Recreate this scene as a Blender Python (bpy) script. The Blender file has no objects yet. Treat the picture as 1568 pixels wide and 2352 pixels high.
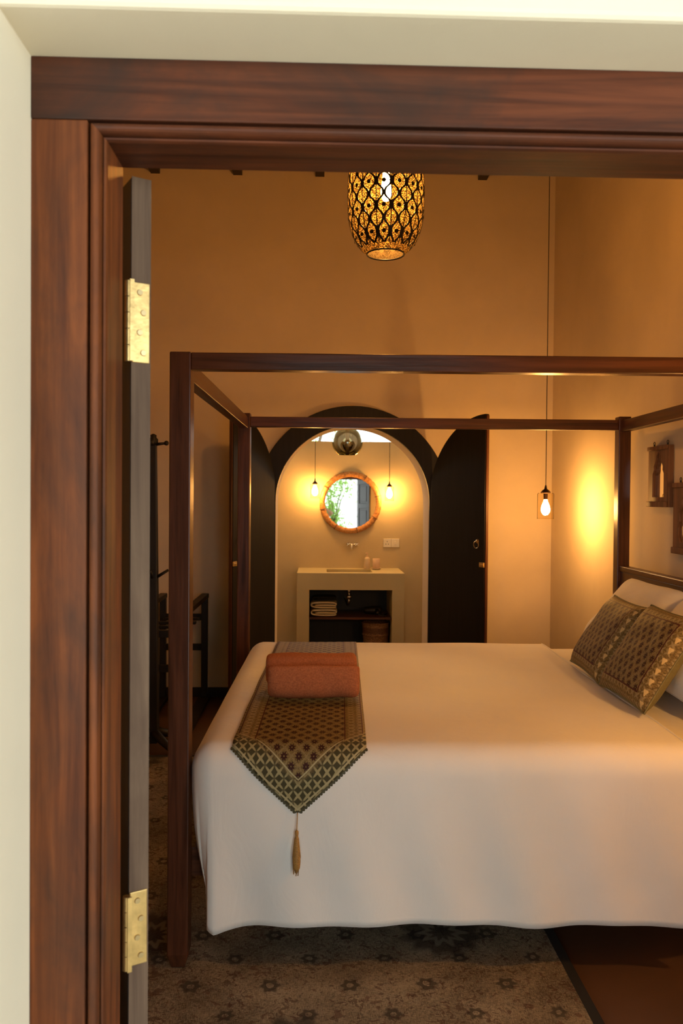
import bpy, bmesh, math, random
from mathutils import Vector, Matrix
random.seed(7)
PI = math.pi
S = bpy.context.scene
C = S.collection
# ---------------------------------------------------------------- camera
cam_d = bpy.data.cameras.new('camera')
cam = bpy.data.objects.new('camera', cam_d); C.objects.link(cam)
S.camera = cam
cam_d.sensor_fit = 'VERTICAL'; cam_d.sensor_height = 36.0
cam_d.lens = 1820.0 / 2352.0 * 36.0
cam_d.clip_start = 0.01
EYE = 1.61
cam.matrix_world = (Matrix.Translation((0, 0, EYE)) @ Matrix.Rotation(-0.0297, 4, 'Z')
                    @ Matrix.Rotation(PI / 2 - 0.0159, 4, 'X') @ Matrix.Rotation(0.0082, 4, 'Z'))
cam_d.dof.use_dof = True
cam_d.dof.focus_distance = 3.0
cam_d.dof.aperture_fstop = 6.5
# ---------------------------------------------------------------- sky and exposure
w = bpy.data.worlds.new('overcast_sky'); S.world = w
w.use_nodes = True
bg = w.node_tree.nodes['Background']
bg.inputs[0].default_value = (0.93, 1.0, 1.0, 1)
bg.inputs[1].default_value = 4.25
S.view_settings.view_transform = 'Standard'
S.view_settings.look = 'None'
S.view_settings.exposure = 0.0
S.view_settings.gamma = 1.0
S.view_settings.use_curve_mapping = False
BULB = (1.0, 0.50, 0.14)          # colour of the filament lamps
BULB_POWER = 550.0
LANTERN_POWER = 1900.0
BATH_POWER = 230.0

# ================================================================ node helpers
class V:
    """a scalar socket with arithmetic"""
    def __init__(s, t, k): s.t = t; s.k = k
    def _m(s, op, b=None, c=None):
        n = s.t.nodes.new('ShaderNodeMath'); n.operation = op
        for i, q in enumerate((s, b, c)):
            if q is None: continue
            if isinstance(q, V): s.t.links.new(q.k, n.inputs[i])
            else: n.inputs[i].default_value = q
        return V(s.t, n.outputs[0])
    def __add__(s, o): return s._m('ADD', o)
    def __sub__(s, o): return s._m('SUBTRACT', o)
    def __mul__(s, o): return s._m('MULTIPLY', o)
    def __truediv__(s, o): return s._m('DIVIDE', o)
    __radd__ = __add__; __rmul__ = __mul__
    def abs(s): return s._m('ABSOLUTE')
    def frac(s): return s._m('FRACT')
    def floor(s): return s._m('FLOOR')
    def sqrt(s): return s._m('SQRT')
    def cos(s): return s._m('COSINE')
    def sin(s): return s._m('SINE')
    def atan2(s, o): return s._m('ARCTAN2', o)
    def min(s, o): return s._m('MINIMUM', o)
    def max(s, o): return s._m('MAXIMUM', o)
    def lt(s, o): return s._m('LESS_THAN', o)
    def gt(s, o): return s._m('GREATER_THAN', o)
    def inv(s): return (s * -1.0) + 1.0
    def below(s, edge, soft):      # 1 under edge, 0 above, soft step
        n = s.t.nodes.new('ShaderNodeMapRange')
        n.inputs[1].default_value = edge - soft; n.inputs[2].default_value = edge + soft
        n.inputs[3].default_value = 1; n.inputs[4].default_value = 0
        s.t.links.new(s.k, n.inputs[0]); return V(s.t, n.outputs[0])

class Mat:
    def __init__(s, name, rough=0.5, metal=0.0, spec=0.5, color=(.5, .5, .5)):
        s.m = bpy.data.materials.new(name); s.m.use_nodes = True
        s.t = s.m.node_tree; s.b = s.t.nodes['Principled BSDF']
        s.b.inputs['Roughness'].default_value = rough
        s.b.inputs['Metallic'].default_value = metal
        s.b.inputs['Specular IOR Level'].default_value = spec
        s.b.inputs['Base Color'].default_value = (*color, 1)
    def node(s, kind, **kw):
        n = s.t.nodes.new(kind)
        for k, v in kw.items(): setattr(n, k, v)
        return n
    def link(s, a, b): s.t.links.new(a, b)
    def coord(s, which='Object', scale=(1, 1, 1), rot=(0, 0, 0), loc=(0, 0, 0)):
        tc = s.node('ShaderNodeTexCoord'); mp = s.node('ShaderNodeMapping')
        mp.inputs['Scale'].default_value = scale; mp.inputs['Rotation'].default_value = rot
        mp.inputs['Location'].default_value = loc
        s.link(tc.outputs[which], mp.inputs[0]); return mp.outputs[0]
    def xyz(s, vec):
        n = s.node('ShaderNodeSeparateXYZ'); s.link(vec, n.inputs[0])
        return [V(s.t, o) for o in n.outputs]
    def noise(s, vec, scale=5, detail=4, rough=.55, dist=0):
        n = s.node('ShaderNodeTexNoise'); s.link(vec, n.inputs['Vector'])
        n.inputs['Scale'].default_value = scale; n.inputs['Detail'].default_value = detail
        n.inputs['Roughness'].default_value = rough; n.inputs['Distortion'].default_value = dist
        return V(s.t, n.outputs[0])
    def voronoi(s, vec, scale=5, feature='F1', out=0):
        n = s.node('ShaderNodeTexVoronoi'); n.feature = feature; s.link(vec, n.inputs['Vector'])
        n.inputs['Scale'].default_value = scale; return V(s.t, n.outputs[out])
    def ramp(s, v, stops):
        n = s.node('ShaderNodeValToRGB'); e = n.color_ramp.elements
        while len(e) < len(stops): e.new(.5)
        for q, (p, c) in zip(e, stops): q.position = p; q.color = (*c, 1)
        s.link(v.k, n.inputs[0]); return n.outputs[0]
    def mix(s, f, a, b):
        n = s.node('ShaderNodeMix'); n.data_type = 'RGBA'
        if isinstance(f, V): s.link(f.k, n.inputs[0])
        else: n.inputs[0].default_value = f
        for i, q in ((6, a), (7, b)):
            if isinstance(q, tuple): n.inputs[i].default_value = (*q, 1)
            else: s.link(q, n.inputs[i])
        return n.outputs[2]
    def color(s, sock): s.link(sock, s.b.inputs['Base Color'])
    def rough(s, v): s.link(v.k, s.b.inputs['Roughness'])
    def bump(s, v, strength=.2, dist=.01):
        n = s.node('ShaderNodeBump'); n.inputs['Strength'].default_value = strength
        n.inputs['Distance'].default_value = dist
        s.link(v.k, n.inputs['Height']); s.link(n.outputs[0], s.b.inputs['Normal'])

def wood(name, c1, c2, axis, rough=.45, stain=0.0, stain_c=(.03, .02, .015), spec=.4, fine=60):
    m = Mat(name, rough, spec=spec)
    sc = [14, 14, 14]; sc[axis] = 0.9
    v = m.coord('Object', tuple(sc))
    n1 = m.noise(v, 1.6, 6, .6, 1.4)
    sc2 = [fine, fine, fine]; sc2[axis] = 2.0
    n2 = m.noise(m.coord('Object', tuple(sc2)), 1.5, 3, .5, .3)
    g = n1 * .7 + n2 * .3
    col = m.ramp(g, [(.34, c1), (.64, c2)])
    if stain:
        sb = [3.2, 3.2, 3.2]; sb[axis] = 1.6
        n3 = m.noise(m.coord('Object', tuple(sb), loc=(3.1, 1.7, .4)), 2.2, 5, .65, .5)
        col = m.mix(n3.below(.44, .13) * stain, col, stain_c)
        n4 = m.noise(m.coord('Object', (6, 6, 6), loc=(9, 2, 5)), 5, 2)
        col = m.mix(n4.gt(.78) * .35, col, (.35, .28, .2))
    m.color(col)
    m.bump(g, .25, .004)
    m.rough(g * .25 + (rough - .12))
    return m.m

def plaster(name, c, var=.10, bump=.12, rough=.85):
    m = Mat(name, rough, spec=.25)
    v = m.coord('Object')
    n = m.noise(v, 1.7, 5, .6, .3)
    d = tuple(q * (1 - var) for q in c); l = tuple(min(1, q * (1 + var * .6)) for q in c)
    m.color(m.ramp(n, [(.3, d), (.7, l)]))
    f = m.noise(v, 38, 4, .6)
    m.bump(f * .5 + m.noise(v, 6, 3) * .9, bump, .01)
    return m.m

def simple(name, c, rough=.5, metal=0, spec=.5, nscale=0, var=.12, bump=0):
    m = Mat(name, rough, metal, spec, c)
    v = m.coord('Object')
    n = m.noise(v, nscale or 12, 4, .6)
    m.color(m.ramp(n, [(.3, tuple(q * (1 - var) for q in c)), (.7, tuple(min(1, q * (1 + var)) for q in c))]))
    if bump: m.bump(m.noise(v, (nscale or 12) * 3, 4), bump, .005)
    return m.m

def emit(name, c, strength):
    m = bpy.data.materials.new(name); m.use_nodes = True
    t = m.node_tree; t.nodes.clear()
    e = t.nodes.new('ShaderNodeEmission'); o = t.nodes.new('ShaderNodeOutputMaterial')
    e.inputs[0].default_value = (*c, 1); e.inputs[1].default_value = strength
    t.links.new(e.outputs[0], o.inputs[0]); return m

def clear_glass(name, tint, gloss=.12, rough=.03, gloss_c=(1, 1, 1)):
    m = bpy.data.materials.new(name); m.use_nodes = True
    t = m.node_tree; t.nodes.clear()
    tr = t.nodes.new('ShaderNodeBsdfTransparent'); gl = t.nodes.new('ShaderNodeBsdfGlossy')
    lw = t.nodes.new('ShaderNodeLayerWeight'); lw.inputs[0].default_value = gloss
    mx = t.nodes.new('ShaderNodeMixShader'); o = t.nodes.new('ShaderNodeOutputMaterial')
    tr.inputs[0].default_value = (*tint, 1); gl.inputs[0].default_value = (*gloss_c, 1); gl.inputs['Roughness'].default_value = rough
    t.links.new(lw.outputs['Fresnel'], mx.inputs[0]); t.links.new(tr.outputs[0], mx.inputs[1])
    t.links.new(gl.outputs[0], mx.inputs[2]); t.links.new(mx.outputs[0], o.inputs[0])
    return m

# ---------------------------------------------------------------- fabrics
def linen(name, c, bump=.25):
    m = Mat(name, .9, spec=.15)
    v = m.coord('Object')
    n = m.noise(v, 2.2, 4, .6, .4)
    m.color(m.ramp(n, [(.3, tuple(q * .95 for q in c)), (.7, c)]))
    a = m.noise(m.coord('Object', (1, 1, .45), rot=(0, .35, .2)), 7, 4, .55, 1.2)
    weave = m.noise(v, 500, 1)
    m.bump(a * 1.0 + weave * .05, bump, .025)
    m.b.inputs['Sheen Weight'].default_value = .15
    return m.m

def brocade(name, W, H, runner=False):
    """olive gold woven cloth with rows of dark red flowers, line borders and pale motifs; UV in metres"""
    m = Mat(name, .6, spec=.2)
    uv = m.node('ShaderNodeTexCoord').outputs['UV']
    u, v, _ = m.xyz(uv)
    s = .052 if not runner else .050
    def flower(u, v, r, petals, amp):
        a = u.atan2(v); d = (u * u + v * v).sqrt()
        return d * ((a * petals).cos() * amp + 1.0), d
    def lattice(du, dv, sx, sy):
        return (u / sx + du).frac() - .5, (v / sy + dv).frac() - .5
    masks = None; rings = None
    for du, dv in ((0, 0), (.5, .5)):
        a, b = lattice(du, dv, s, s * 1.25)
        f, d = flower(a, b, .2, 8.0, .22)
        k = f.below(.20, .03) * d.gt(.045)
        masks = k if masks is None else masks.max(k)
        dia = (a.abs() + b.abs() - .47).abs().below(.025, .012)
        rings = dia if rings is None else rings.max(dia)
    fine = m.noise(m.coord('UV', (1, 1, 1)), 260, 3, .7)
    vine = m.noise(m.coord('UV', (1, 1, 1)), 95, 2, .5, 1.5)
    base = m.ramp(fine * .6 + vine * .4, [(.38, (.075, .050, .016)), (.62, (.27, .185, .062))])
    # pale gold scroll
    scroll = (vine - .5).abs().below(.03, .02)
    col = m.mix(scroll * .45, base, (.33, .26, .13))
    col = m.mix(rings * .35, col, (.36, .28, .14))
    col = m.mix(masks, col, (.040, .010, .008))
    hw = W / 2
    au = u.abs()
    if runner:
        inner = au.lt(hw - .075)
        bw = .075
    else:
        inner = au.lt(hw - .055) * (v - H / 2).abs().lt(H / 2 - .055)
        bw = .055
    bx, by = lattice(.25, .25, .034, .034)
    fb, db = flower(bx, by, .2, 4.0, .5)
    bcol = m.mix(fb.below(.28, .05) * .55, base, (.40, .32, .17))
    col = m.mix(inner, bcol, col)
    if runner:
        lines = (au - (hw - .075)).abs().lt(.0022).max((au - (hw - .012)).abs().lt(.0022))
        # v runs from the tip: pointed end has big pale stars and bright edge lines
        e = v - au * 0.95            # distance-like measure from pointed edges
        tx = (u / .032 + .5).frac() - .5; ty = (v / .040).frac() - .5
        star, dd = flower(tx, ty, .2, 4.0, .55)
        tip = e.below(.105, .02)
        tcol = m.mix(star.below(.27, .05) * .8, (.060, .052, .022), (.42, .36, .18))
        col = m.mix(tip, col, tcol)
        lines = lines * e.gt(.115)
        edge = (e - .012).abs().lt(.004).max((e - .115).abs().lt(.003))
        col = m.mix(edge, col, (.42, .36, .2))
    else:
        dv = (v - H / 2).abs()
        in_u = au.lt(hw - .053); in_v = dv.lt(H / 2 - .053)
        lines = (au - (hw - .055)).abs().lt(.0032) * in_v
        lines = lines.max((dv - (H / 2 - .055)).abs().lt(.0032) * in_u)
        # row of bright gold buds along the near side
        bu = (v / .047).frac() - .5
        bud = ((u - (hw - .014)) / .0095); bud2 = bu / .30
        f2, d2 = flower(bud, bud2, .2, 3.0, .25)
        col = m.mix(f2.below(.85, .1), col, (.62, .46, .2))
    col = m.mix(lines, col, (.07, .012, .008))
    m.color(col)
    m.bump(fine + masks * -.4 + scroll * .5, .5, .003)
    return m.m

def rug_mat(name):
    m = Mat(name, .95, spec=.1)
    co = m.coord('Object')
    x, y, z = m.xyz(co)
    wob = m.noise(co, 9, 3) * .03
    x2 = x + wob; y2 = y + wob * -1.0
    def cell(sx, sy, ox, oy):
        return ((x2 / sx + ox).frac() - .5) * sx, ((y2 / sy + oy).frac() - .5) * sy
    def ros(a, b, r, petals, amp):
        d = (a * a + b * b).sqrt(); an = a.atan2(b)
        return d * ((an * petals).cos() * amp + 1.0), d
    weave = m.noise(m.coord('Object', (340, 60, 1)), 1, 2) * .5 + m.noise(m.coord('Object', (60, 340, 1)), 1, 2) * .5
    fade = m.noise(co, 3.2, 5, .65)
    col = m.ramp(weave * .55 + fade * .45, [(.40, (.095, .072, .048)), (.60, (.38, .31, .215))])
    red = m.noise(co, 26, 4, .6, .8)
    col = m.mix(red.gt(.60) * .55, col, (.09, .035, .028))
    # small ring flowers
    for sx, sy, ox, oy, r in ((.26, .30, .27, .10, .030), (.26, .30, .77, .60, .026)):
        a, b = cell(sx, sy, ox, oy)
        f, d = ros(a, b, r, 6.0, .16)
        ring = f.below(r, .004) * d.gt(r * .42)
        col = m.mix(ring * (weave * .9 + .25), col, (.028, .026, .024))
    # scrolling leaf marks
    lv = m.noise(co, 30, 3, .6, 1.6)
    reg = m.noise(co, 6, 2)
    col = m.mix(lv.gt(.57) * reg.gt(.5) * .6, col, (.06, .03, .024))
    col = m.mix((lv - .45).abs().lt(.018) * .5, col, (.045, .035, .03))
    # large dark medallions
    for sx, sy, ox, oy, r, c2 in ((1.06, 1.3, .12, .36, .17, (.025, .024, .024)), (1.06, 1.3, .62, .86, .14, (.03, .024, .024))):
        a, b = cell(sx, sy, ox, oy)
        f, d = ros(a, b, r, 12.0, .10)
        k = f.below(r, .02)
        col = m.mix(k * (weave * .5 + .45), col, c2)
        g, d3 = ros(a, b, r, 10.0, .22)
        col = m.mix((g - r * .42).abs().below(.016, .006) * .6, col, (.26, .22, .16))
    m.color(col)
    m.bump(weave, .6, .006)
    return m.m

# ================================================================ materials
M = {}
M['plaster_out'] = plaster('exterior_plaster', (.88, .79, .60), .05)
M['plaster_in'] = plaster('bedroom_plaster', (.72, .59, .41), .07)
M['plaster_bath'] = plaster('bathroom_plaster', (.58, .46, .27), .10)
M['cement'] = plaster('polished_cement', (.53, .45, .26), .10, .1, .6)
M['cement_floor'] = plaster('oxide_floor', (.10, .050, .028), .2, .05, .45)
M['paving'] = plaster('garden_paving', (.50, .45, .36), .15)
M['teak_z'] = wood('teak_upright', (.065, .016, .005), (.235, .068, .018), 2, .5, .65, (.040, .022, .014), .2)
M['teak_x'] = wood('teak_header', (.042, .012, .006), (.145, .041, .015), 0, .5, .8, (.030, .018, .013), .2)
M['bed_z'] = wood('bed_timber_upright', (.030, .009, .004), (.105, .033, .013), 2, .32)
M['bed_x'] = wood('bed_timber_long', (.030, .009, .004), (.105, .033, .013), 0, .32)
M['bed_y'] = wood('bed_timber_cross', (.030, .009, .004), (.105, .033, .013), 1, .32)
M['dark_z'] = wood('dark_stained_upright', (.006, .0045, .004), (.015, .012, .011), 2, .5, spec=.25)
M['dark_x'] = wood('dark_stained_long', (.014, .009, .007), (.032, .022, .016), 0, .5)
M['ebony'] = wood('ebony_paint', (.006, .005, .004), (.014, .011, .009), 2, .5)
M['leaf_paint'] = wood('charcoal_paint', (.018, .019, .018), (.035, .036, .034), 2, .5)
M['worn_edge'] = wood('worn_timber_edge', (.085, .047, .027), (.185, .118, .072), 2, .75, .6, (.07, .035, .02))
M['carved'] = wood('carved_frame_timber', (.085, .038, .018), (.24, .115, .055), 2, .6)
M['brass'] = simple('brass', (.72, .50, .20), .34, .9, nscale=30, var=.2, bump=.1)
M['steel'] = simple('brass_screw', (.62, .47, .24), .3, .9)
M['chrome'] = simple('chrome', (.8, .78, .74), .15, 1.0, var=.05)
M['iron'] = simple('dark_iron', (.02, .017, .015), .45, .6)
M['bronze'] = simple('dark_bronze', (.045, .022, .012), .42, .7)
M['cord'] = simple('black_cord', (.012, .01, .009), .7)
M['duvet'] = linen('white_cotton', (.80, .77, .71), .14)
M['sheet'] = linen('cotton_sheet', (.78, .74, .66), .15)
M['pillow'] = linen('pillow_cotton', (.78, .73, .64), .30)
M['mattress'] = linen('mattress_ticking', (.6, .57, .5), .1)
M['runner'] = brocade('brocade_runner', .46, 1, True)
M['cushion'] = brocade('brocade_cushion', .46, .42)
M['cushion_back'] = simple('olive_backing', (.17, .15, .06), .8, nscale=60)
M['scallop'] = simple('olive_trim', (.060, .055, .024), .7, nscale=120, var=.4)
M['tassel'] = simple('gold_thread', (.33, .17, .035), .6, nscale=200, var=.4)
M['rug'] = rug_mat('faded_rug')
M['rug_border'] = simple('rug_binding', (.012, .010, .009), .9)
M['terry'] = simple('rust_terry', (.38, .130, .056), .98, spec=.1, nscale=160, var=.25, bump=.5)
M['white_terry'] = simple('white_terry', (.72, .62, .44), .95, spec=.1, nscale=160, var=.15, bump=.5)
M['dark_terry'] = simple('dark_terry', (.03, .03, .03), .95, spec=.1, nscale=160, var=.3, bump=.5)
M['ceramic'] = simple('cream_ceramic', (.66, .52, .36), .3, nscale=30, var=.08)
M['ceramic_pink'] = simple('pink_ceramic', (.60, .40, .27), .4, nscale=30, var=.08)
M['plastic'] = simple('white_plastic', (.78, .70, .55), .4, var=.03)
M['bulb'] = emit('filament_glow', BULB, BULB_POWER)
M['bulb_bath'] = emit('bathroom_filament_glow', BULB, BATH_POWER)
M['bulb_lantern'] = emit('lantern_bulb_glow', BULB, LANTERN_POWER)
M['jar'] = clear_glass('clear_jar_glass', (.97, .92, .80), .05)
M['smoke'] = clear_glass('smoked_mirror_glass', (.42, .40, .28), .70, .04, (.9, .92, .75))
def mirror_mat():
    m = Mat('mirror_silver', .02, 1.0, color=(.9, .9, .88)); return m.m
M['mirror'] = mirror_mat()
def rattan():
    m = Mat('rattan', .5)
    v = m.coord('Object'); n = m.noise(v, 60, 3, .6)
    m.color(m.ramp(n, [(.3, (.30, .115, .030)), (.7, (.62, .30, .095))])); m.bump(n, .3, .004); return m.m
M['rattan'] = rattan()
def wicker():
    m = Mat('wicker', .7)
    x, y, z = m.xyz(m.coord('Object'))
    n = m.noise(m.coord('Object', (90, 90, 160)), 1, 2)
    band = (z * 42).sin() * .5 + .5
    col = m.ramp(n, [(.35, (.10, .040, .016)), (.65, (.34, .18, .085))])
    m.color(m.mix(band.gt(.72) * .6, col, (.06, .02, .012)))
    m.bump(n, .8, .008); return m.m
M['wicker'] = wicker()
def shade_mat():
    """thin dark brass sheet drilled with pinholes"""
    m = bpy.data.materials.new('pinholed_brass_sheet'); m.use_nodes = True
    t = m.node_tree; t.nodes.clear()
    o = t.nodes.new('ShaderNodeOutputMaterial')
    uv = t.nodes.new('ShaderNodeTexCoord'); vo = t.nodes.new('ShaderNodeTexVoronoi'); vo.inputs['Scale'].default_value = 200
    t.links.new(uv.outputs['Object'], vo.inputs['Vector'])
    mp = t.nodes.new('ShaderNodeMapRange'); mp.inputs[1].default_value = .40; mp.inputs[2].default_value = .56
    mp.inputs[3].default_value = .92; mp.inputs[4].default_value = .10
    t.links.new(vo.outputs['Distance'], mp.inputs[0])
    df = t.nodes.new('ShaderNodeBsdfDiffuse'); df.inputs[0].default_value = (.052, .037, .017, 1)
    tr = t.nodes.new('ShaderNodeBsdfTransparent'); tr.inputs[0].default_value = (1, .80, .50, 1)
    a2 = t.nodes.new('ShaderNodeMixShader'); t.links.new(mp.outputs[0], a2.inputs[0])
    t.links.new(df.outputs[0], a2.inputs[1]); t.links.new(tr.outputs[0], a2.inputs[2])
    t.links.new(a2.outputs[0], o.inputs[0]); return m
M['shade'] = shade_mat()
def leaf_mat():
    m = Mat('leaf_green', .5)
    n = m.noise(m.coord('Object'), 9, 2)
    m.color(m.ramp(n, [(.3, (.07, .17, .02)), (.7, (.22, .42, .06))]))
    t = m.t; tl = t.nodes.new('ShaderNodeBsdfTranslucent'); tl.inputs[0].default_value = (.35, .6, .08, 1)
    mx = t.nodes.new('ShaderNodeMixShader'); mx.inputs[0].default_value = .45
    out = t.nodes['Material Output']
    t.links.new(m.b.outputs[0], mx.inputs[1]); t.links.new(tl.outputs[0], mx.inputs[2]); t.links.new(mx.outputs[0], out.inputs[0])
    return m.m
M['leaf'] = leaf_mat()
M['bark'] = simple('bark', (.12, .085, .055), .9, nscale=30, var=.3, bump=.5)

# ================================================================ mesh helpers
class MB:
    def __init__(s): s.v = []; s.f = []; s.uv = None
    def box(s, x0, x1, y0, y1, z0, z1):
        b = len(s.v)
        s.v += [(x, y, z) for z in (z0, z1) for y in (y0, y1) for x in (x0, x1)]
        s.f += [tuple(b + i for i in q) for q in ((0, 2, 3, 1), (4, 5, 7, 6), (0, 1, 5, 4), (2, 6, 7, 3), (0, 4, 6, 2), (1, 3, 7, 5))]
        return s
    def lathe(s, prof, n=24, c=(0, 0, 0), closed_ends=True, axis='Z'):
        b = len(s.v)
        for r, z in prof:
            for i in range(n):
                a = 2 * PI * i / n
                p = (r * math.cos(a), r * math.sin(a), z)
                if axis == 'Y': p = (p[0], p[2], p[1])
                elif axis == 'X': p = (p[2], p[0], p[1])
                s.v.append((c[0] + p[0], c[1] + p[1], c[2] + p[2]))
        for k in range(len(prof) - 1):
            for i in range(n):
                j = (i + 1) % n
                s.f.append((b + k * n + i, b + k * n + j, b + (k + 1) * n + j, b + (k + 1) * n + i))
        if closed_ends:
            s.f.append(tuple(b + i for i in reversed(range(n))))
            s.f.append(tuple(b + (len(prof) - 1) * n + i for i in range(n)))
        return s
    def tube(s, pts, r, n=8, closed=False):
        pts = [Vector(p) for p in pts]; b = len(s.v); m = len(pts)
        rr = r if isinstance(r, (list, tuple)) else [r] * m
        up = None
        for k, p in enumerate(pts):
            if closed: d = pts[(k + 1) % m] - pts[k - 1]
            else: d = pts[min(k + 1, m - 1)] - pts[max(k - 1, 0)]
            d.normalize()
            if up is None: up = Vector((0, 0, 1)) if abs(d.z) < .9 else Vector((1, 0, 0))
            a = d.cross(up)
            if a.length < 1e-4: a = d.cross(Vector((0, 1, 0)))
            a.normalize(); up = a.cross(d).normalized()
            for i in range(n):
                t = 2 * PI * i / n
                s.v.append(tuple(p + (a * math.cos(t) + up * math.sin(t)) * rr[k]))
        for k in range(m if closed else m - 1):
            k2 = (k + 1) % m
            for i in range(n):
                j = (i + 1) % n
                s.f.append((b + k * n + i, b + k * n + j, b + k2 * n + j, b + k2 * n + i))
        if not closed:
            s.f.append(tuple(b + i for i in reversed(range(n)))); s.f.append(tuple(b + (m - 1) * n + i for i in range(n)))
        return s
    def prism(s, poly, lo, hi, axis='Y'):
        """extrude a 2D polygon (a, b) along an axis: Y -> (a, lo..hi, b); X -> (lo..hi, a, b); Z -> (a, b, lo..hi)"""
        b = len(s.v); n = len(poly)
        for h in (lo, hi):
            for p, q in poly:
                s.v.append({'Y': (p, h, q), 'X': (h, p, q), 'Z': (p, q, h)}[axis])
        s.f.append(tuple(b + i for i in range(n))); s.f.append(tuple(b + n + i for i in reversed(range(n))))
        for i in range(n):
            j = (i + 1) % n; s.f.append((b + i, b + n + i, b + n + j, b + j))
        return s
    def grid(s, nu, nv, fn, uvfn=None, closed_u=False):
        b = len(s.v)
        for j in range(nv + 1):
            for i in range(nu + 1): s.v.append(tuple(fn(i / nu, j / nv)))
        if uvfn:
            if s.uv is None: s.uv = {}
            for j in range(nv + 1):
                for i in range(nu + 1): s.uv[b + j * (nu + 1) + i] = uvfn(i / nu, j / nv)
        for j in range(nv):
            for i in range(nu):
                a = b + j * (nu + 1) + i; s.f.append((a, a + 1, a + nu + 2, a + nu + 1))
        return s
    def build(s, name, mat, parent=None, bevel=0, smooth=False, seg=2, subsurf=0, solid=0, loc=None):
        me = bpy.data.meshes.new(name); me.from_pydata(s.v, [], s.f); me.update()
        bm = bmesh.new(); bm.from_mesh(me)
        bmesh.ops.recalc_face_normals(bm, faces=bm.faces); bm.to_mesh(me); bm.free()
        if s.uv:
            l = me.uv_layers.new(name='UVMap')
            for lp in me.loops: l.data[lp.index].uv = s.uv.get(lp.vertex_index, (0, 0))
        o = bpy.data.objects.new(name, me); C.objects.link(o)
        me.materials.append(M[mat] if isinstance(mat, str) else mat)
        if parent is not None: o.parent = parent
        if loc: o.location = loc
        if solid:
            md = o.modifiers.new('solid', 'SOLIDIFY'); md.thickness = solid; md.offset = 0
        if bevel:
            md = o.modifiers.new('bevel', 'BEVEL'); md.width = bevel; md.segments = seg; md.limit_method = 'ANGLE'
            md.angle_limit = .6
        if subsurf:
            md = o.modifiers.new('sub', 'SUBSURF'); md.levels = subsurf; md.render_levels = subsurf
        if smooth or subsurf:
            for p in me.polygons: p.use_smooth = True
        if smooth == 'auto':
            me.shade_smooth() if False else None
        return o

def tag(o, label, cat, group=None, kind=None):
    o['label'] = label; o['category'] = cat
    if group: o['group'] = group
    if kind: o['kind'] = kind
    return o
def thing(name, label, cat, loc=(0, 0, 0), rz=0, group=None, kind=None):
    o = bpy.data.objects.new(name, None); C.objects.link(o); o.empty_display_size = .05
    o.location = loc; o.rotation_euler = (0, 0, rz)
    return tag(o, label, cat, group, kind)
def struct(name, mb, mat, label, cat, **kw):
    return tag(mb.build(name, mat, **kw), label, cat, kind='structure')
def copy_tree(o, parent=None):
    c = o.copy(); C.objects.link(c)
    if parent is not None: c.parent = parent
    for ch in list(o.children): copy_tree(ch, c)
    return c
def child_like(o, parent, loc=None):
    c = o.copy(); C.objects.link(c); c.parent = parent
    if loc: c.location = loc
    return c

# ================================================================ the rooms
XL, XR = -2.15, 1.915            # bedroom side walls
YN, YB = 1.275, 6.45             # inner faces of the door wall and the arch wall
YF = 1.045                       # outer face of the door wall
YBB = 6.80                       # bathroom face of the arch wall
YV = 8.15                        # wall behind the vanity
CEIL = 4.33
struct('floor', MB().box(XL - .3, XR + .3, YF + .02, YV + .3, -.12, 0), 'cement_floor',
       'dark reddish brown polished floor under the bed and rug', 'floor')
struct('floor_1', MB().box(-5, 6, -6, YF + .02, -.12, 0), 'paving', 'pale paved ground outside the doorway', 'ground')
struct('wall_left', MB().box(XL - .25, XL, YN, YB, 0, 4.5), 'plaster_in', 'beige plaster side wall facing the headboard', 'wall')
struct('wall_right', MB().box(XR, XR + .25, YN, YB, 0, 4.5), 'plaster_in', 'beige plaster wall behind the headboard', 'wall')
# door wall: opening between the plaster reveals
OX0, OX1, OZ = -.42, .877, 2.248
FX0, FX1, FZ = -.313, .770, 2.133        # clear opening of the timber frame
def wall_hole(mb, x0, x1, y0, y1, h, ox0, ox1, oz):
    mb.prism([(x0, 0), (ox0, 0), (ox0, oz), (ox1, oz), (ox1, 0), (x1, 0), (x1, h), (x0, h)], y0, y1, 'Y'); return mb
struct('wall_near', wall_hole(MB(), -4.2, 4.2, YF, 1.18, 4.6, OX0, OX1, OZ), 'plaster_out',
       'cream white plaster wall and deep reveal around the doorway', 'wall')
wn = bpy.data.objects['wall_near'].data
bm = bmesh.new(); bm.from_mesh(wn)
ed = [e for e in bm.edges if all(abs(v.co.y - YF) < 1e-5 and abs(v.co.x) < 1 and v.co.z < 3 for v in e.verts)]
bmesh.ops.bevel(bm, geom=ed, offset=.010, segments=3, affect='EDGES', profile=.5)
bm.to_mesh(wn); bm.free()
vr = struct('ceiling_daylight_blocker', MB().box(-4.2, 4.2, -3.0, YF, 2.92, 3.02), 'dark_x', 'unseen dark roof slab added outside the doorway to keep daylight off the bed top', 'roof')  # unseen slab added outside to cut the daylight reaching the bed top
struct('wall_near_inner', wall_hole(MB(), XL - .25, XR + .25, 1.18, YN, 4.5, OX0 + .002, OX1 - .002, OZ - .002), 'plaster_in',
       'bedroom side of the doorway wall', 'wall')
# arch wall
AC, AR, AS = .2805, .6235, 1.585         # arch centre x, radius, spring height
def arch_poly(r, n=40, x=AC, s=AS):
    return [(x + r * math.cos(PI - PI * i / n), s + r * math.sin(PI - PI * i / n)) for i in range(n + 1)]
poly = [(XL - .25, 0), (AC - AR, 0)] + arch_poly(AR) + [(AC + AR, 0), (XR + .25, 0), (XR + .25, 4.5), (XL - .25, 4.5)]
struct('wall_back', MB().prism(poly, YB, YBB, 'Y'), 'plaster_in', 'beige plaster wall with the round arched bathroom doorway', 'wall', bevel=.008)
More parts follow.
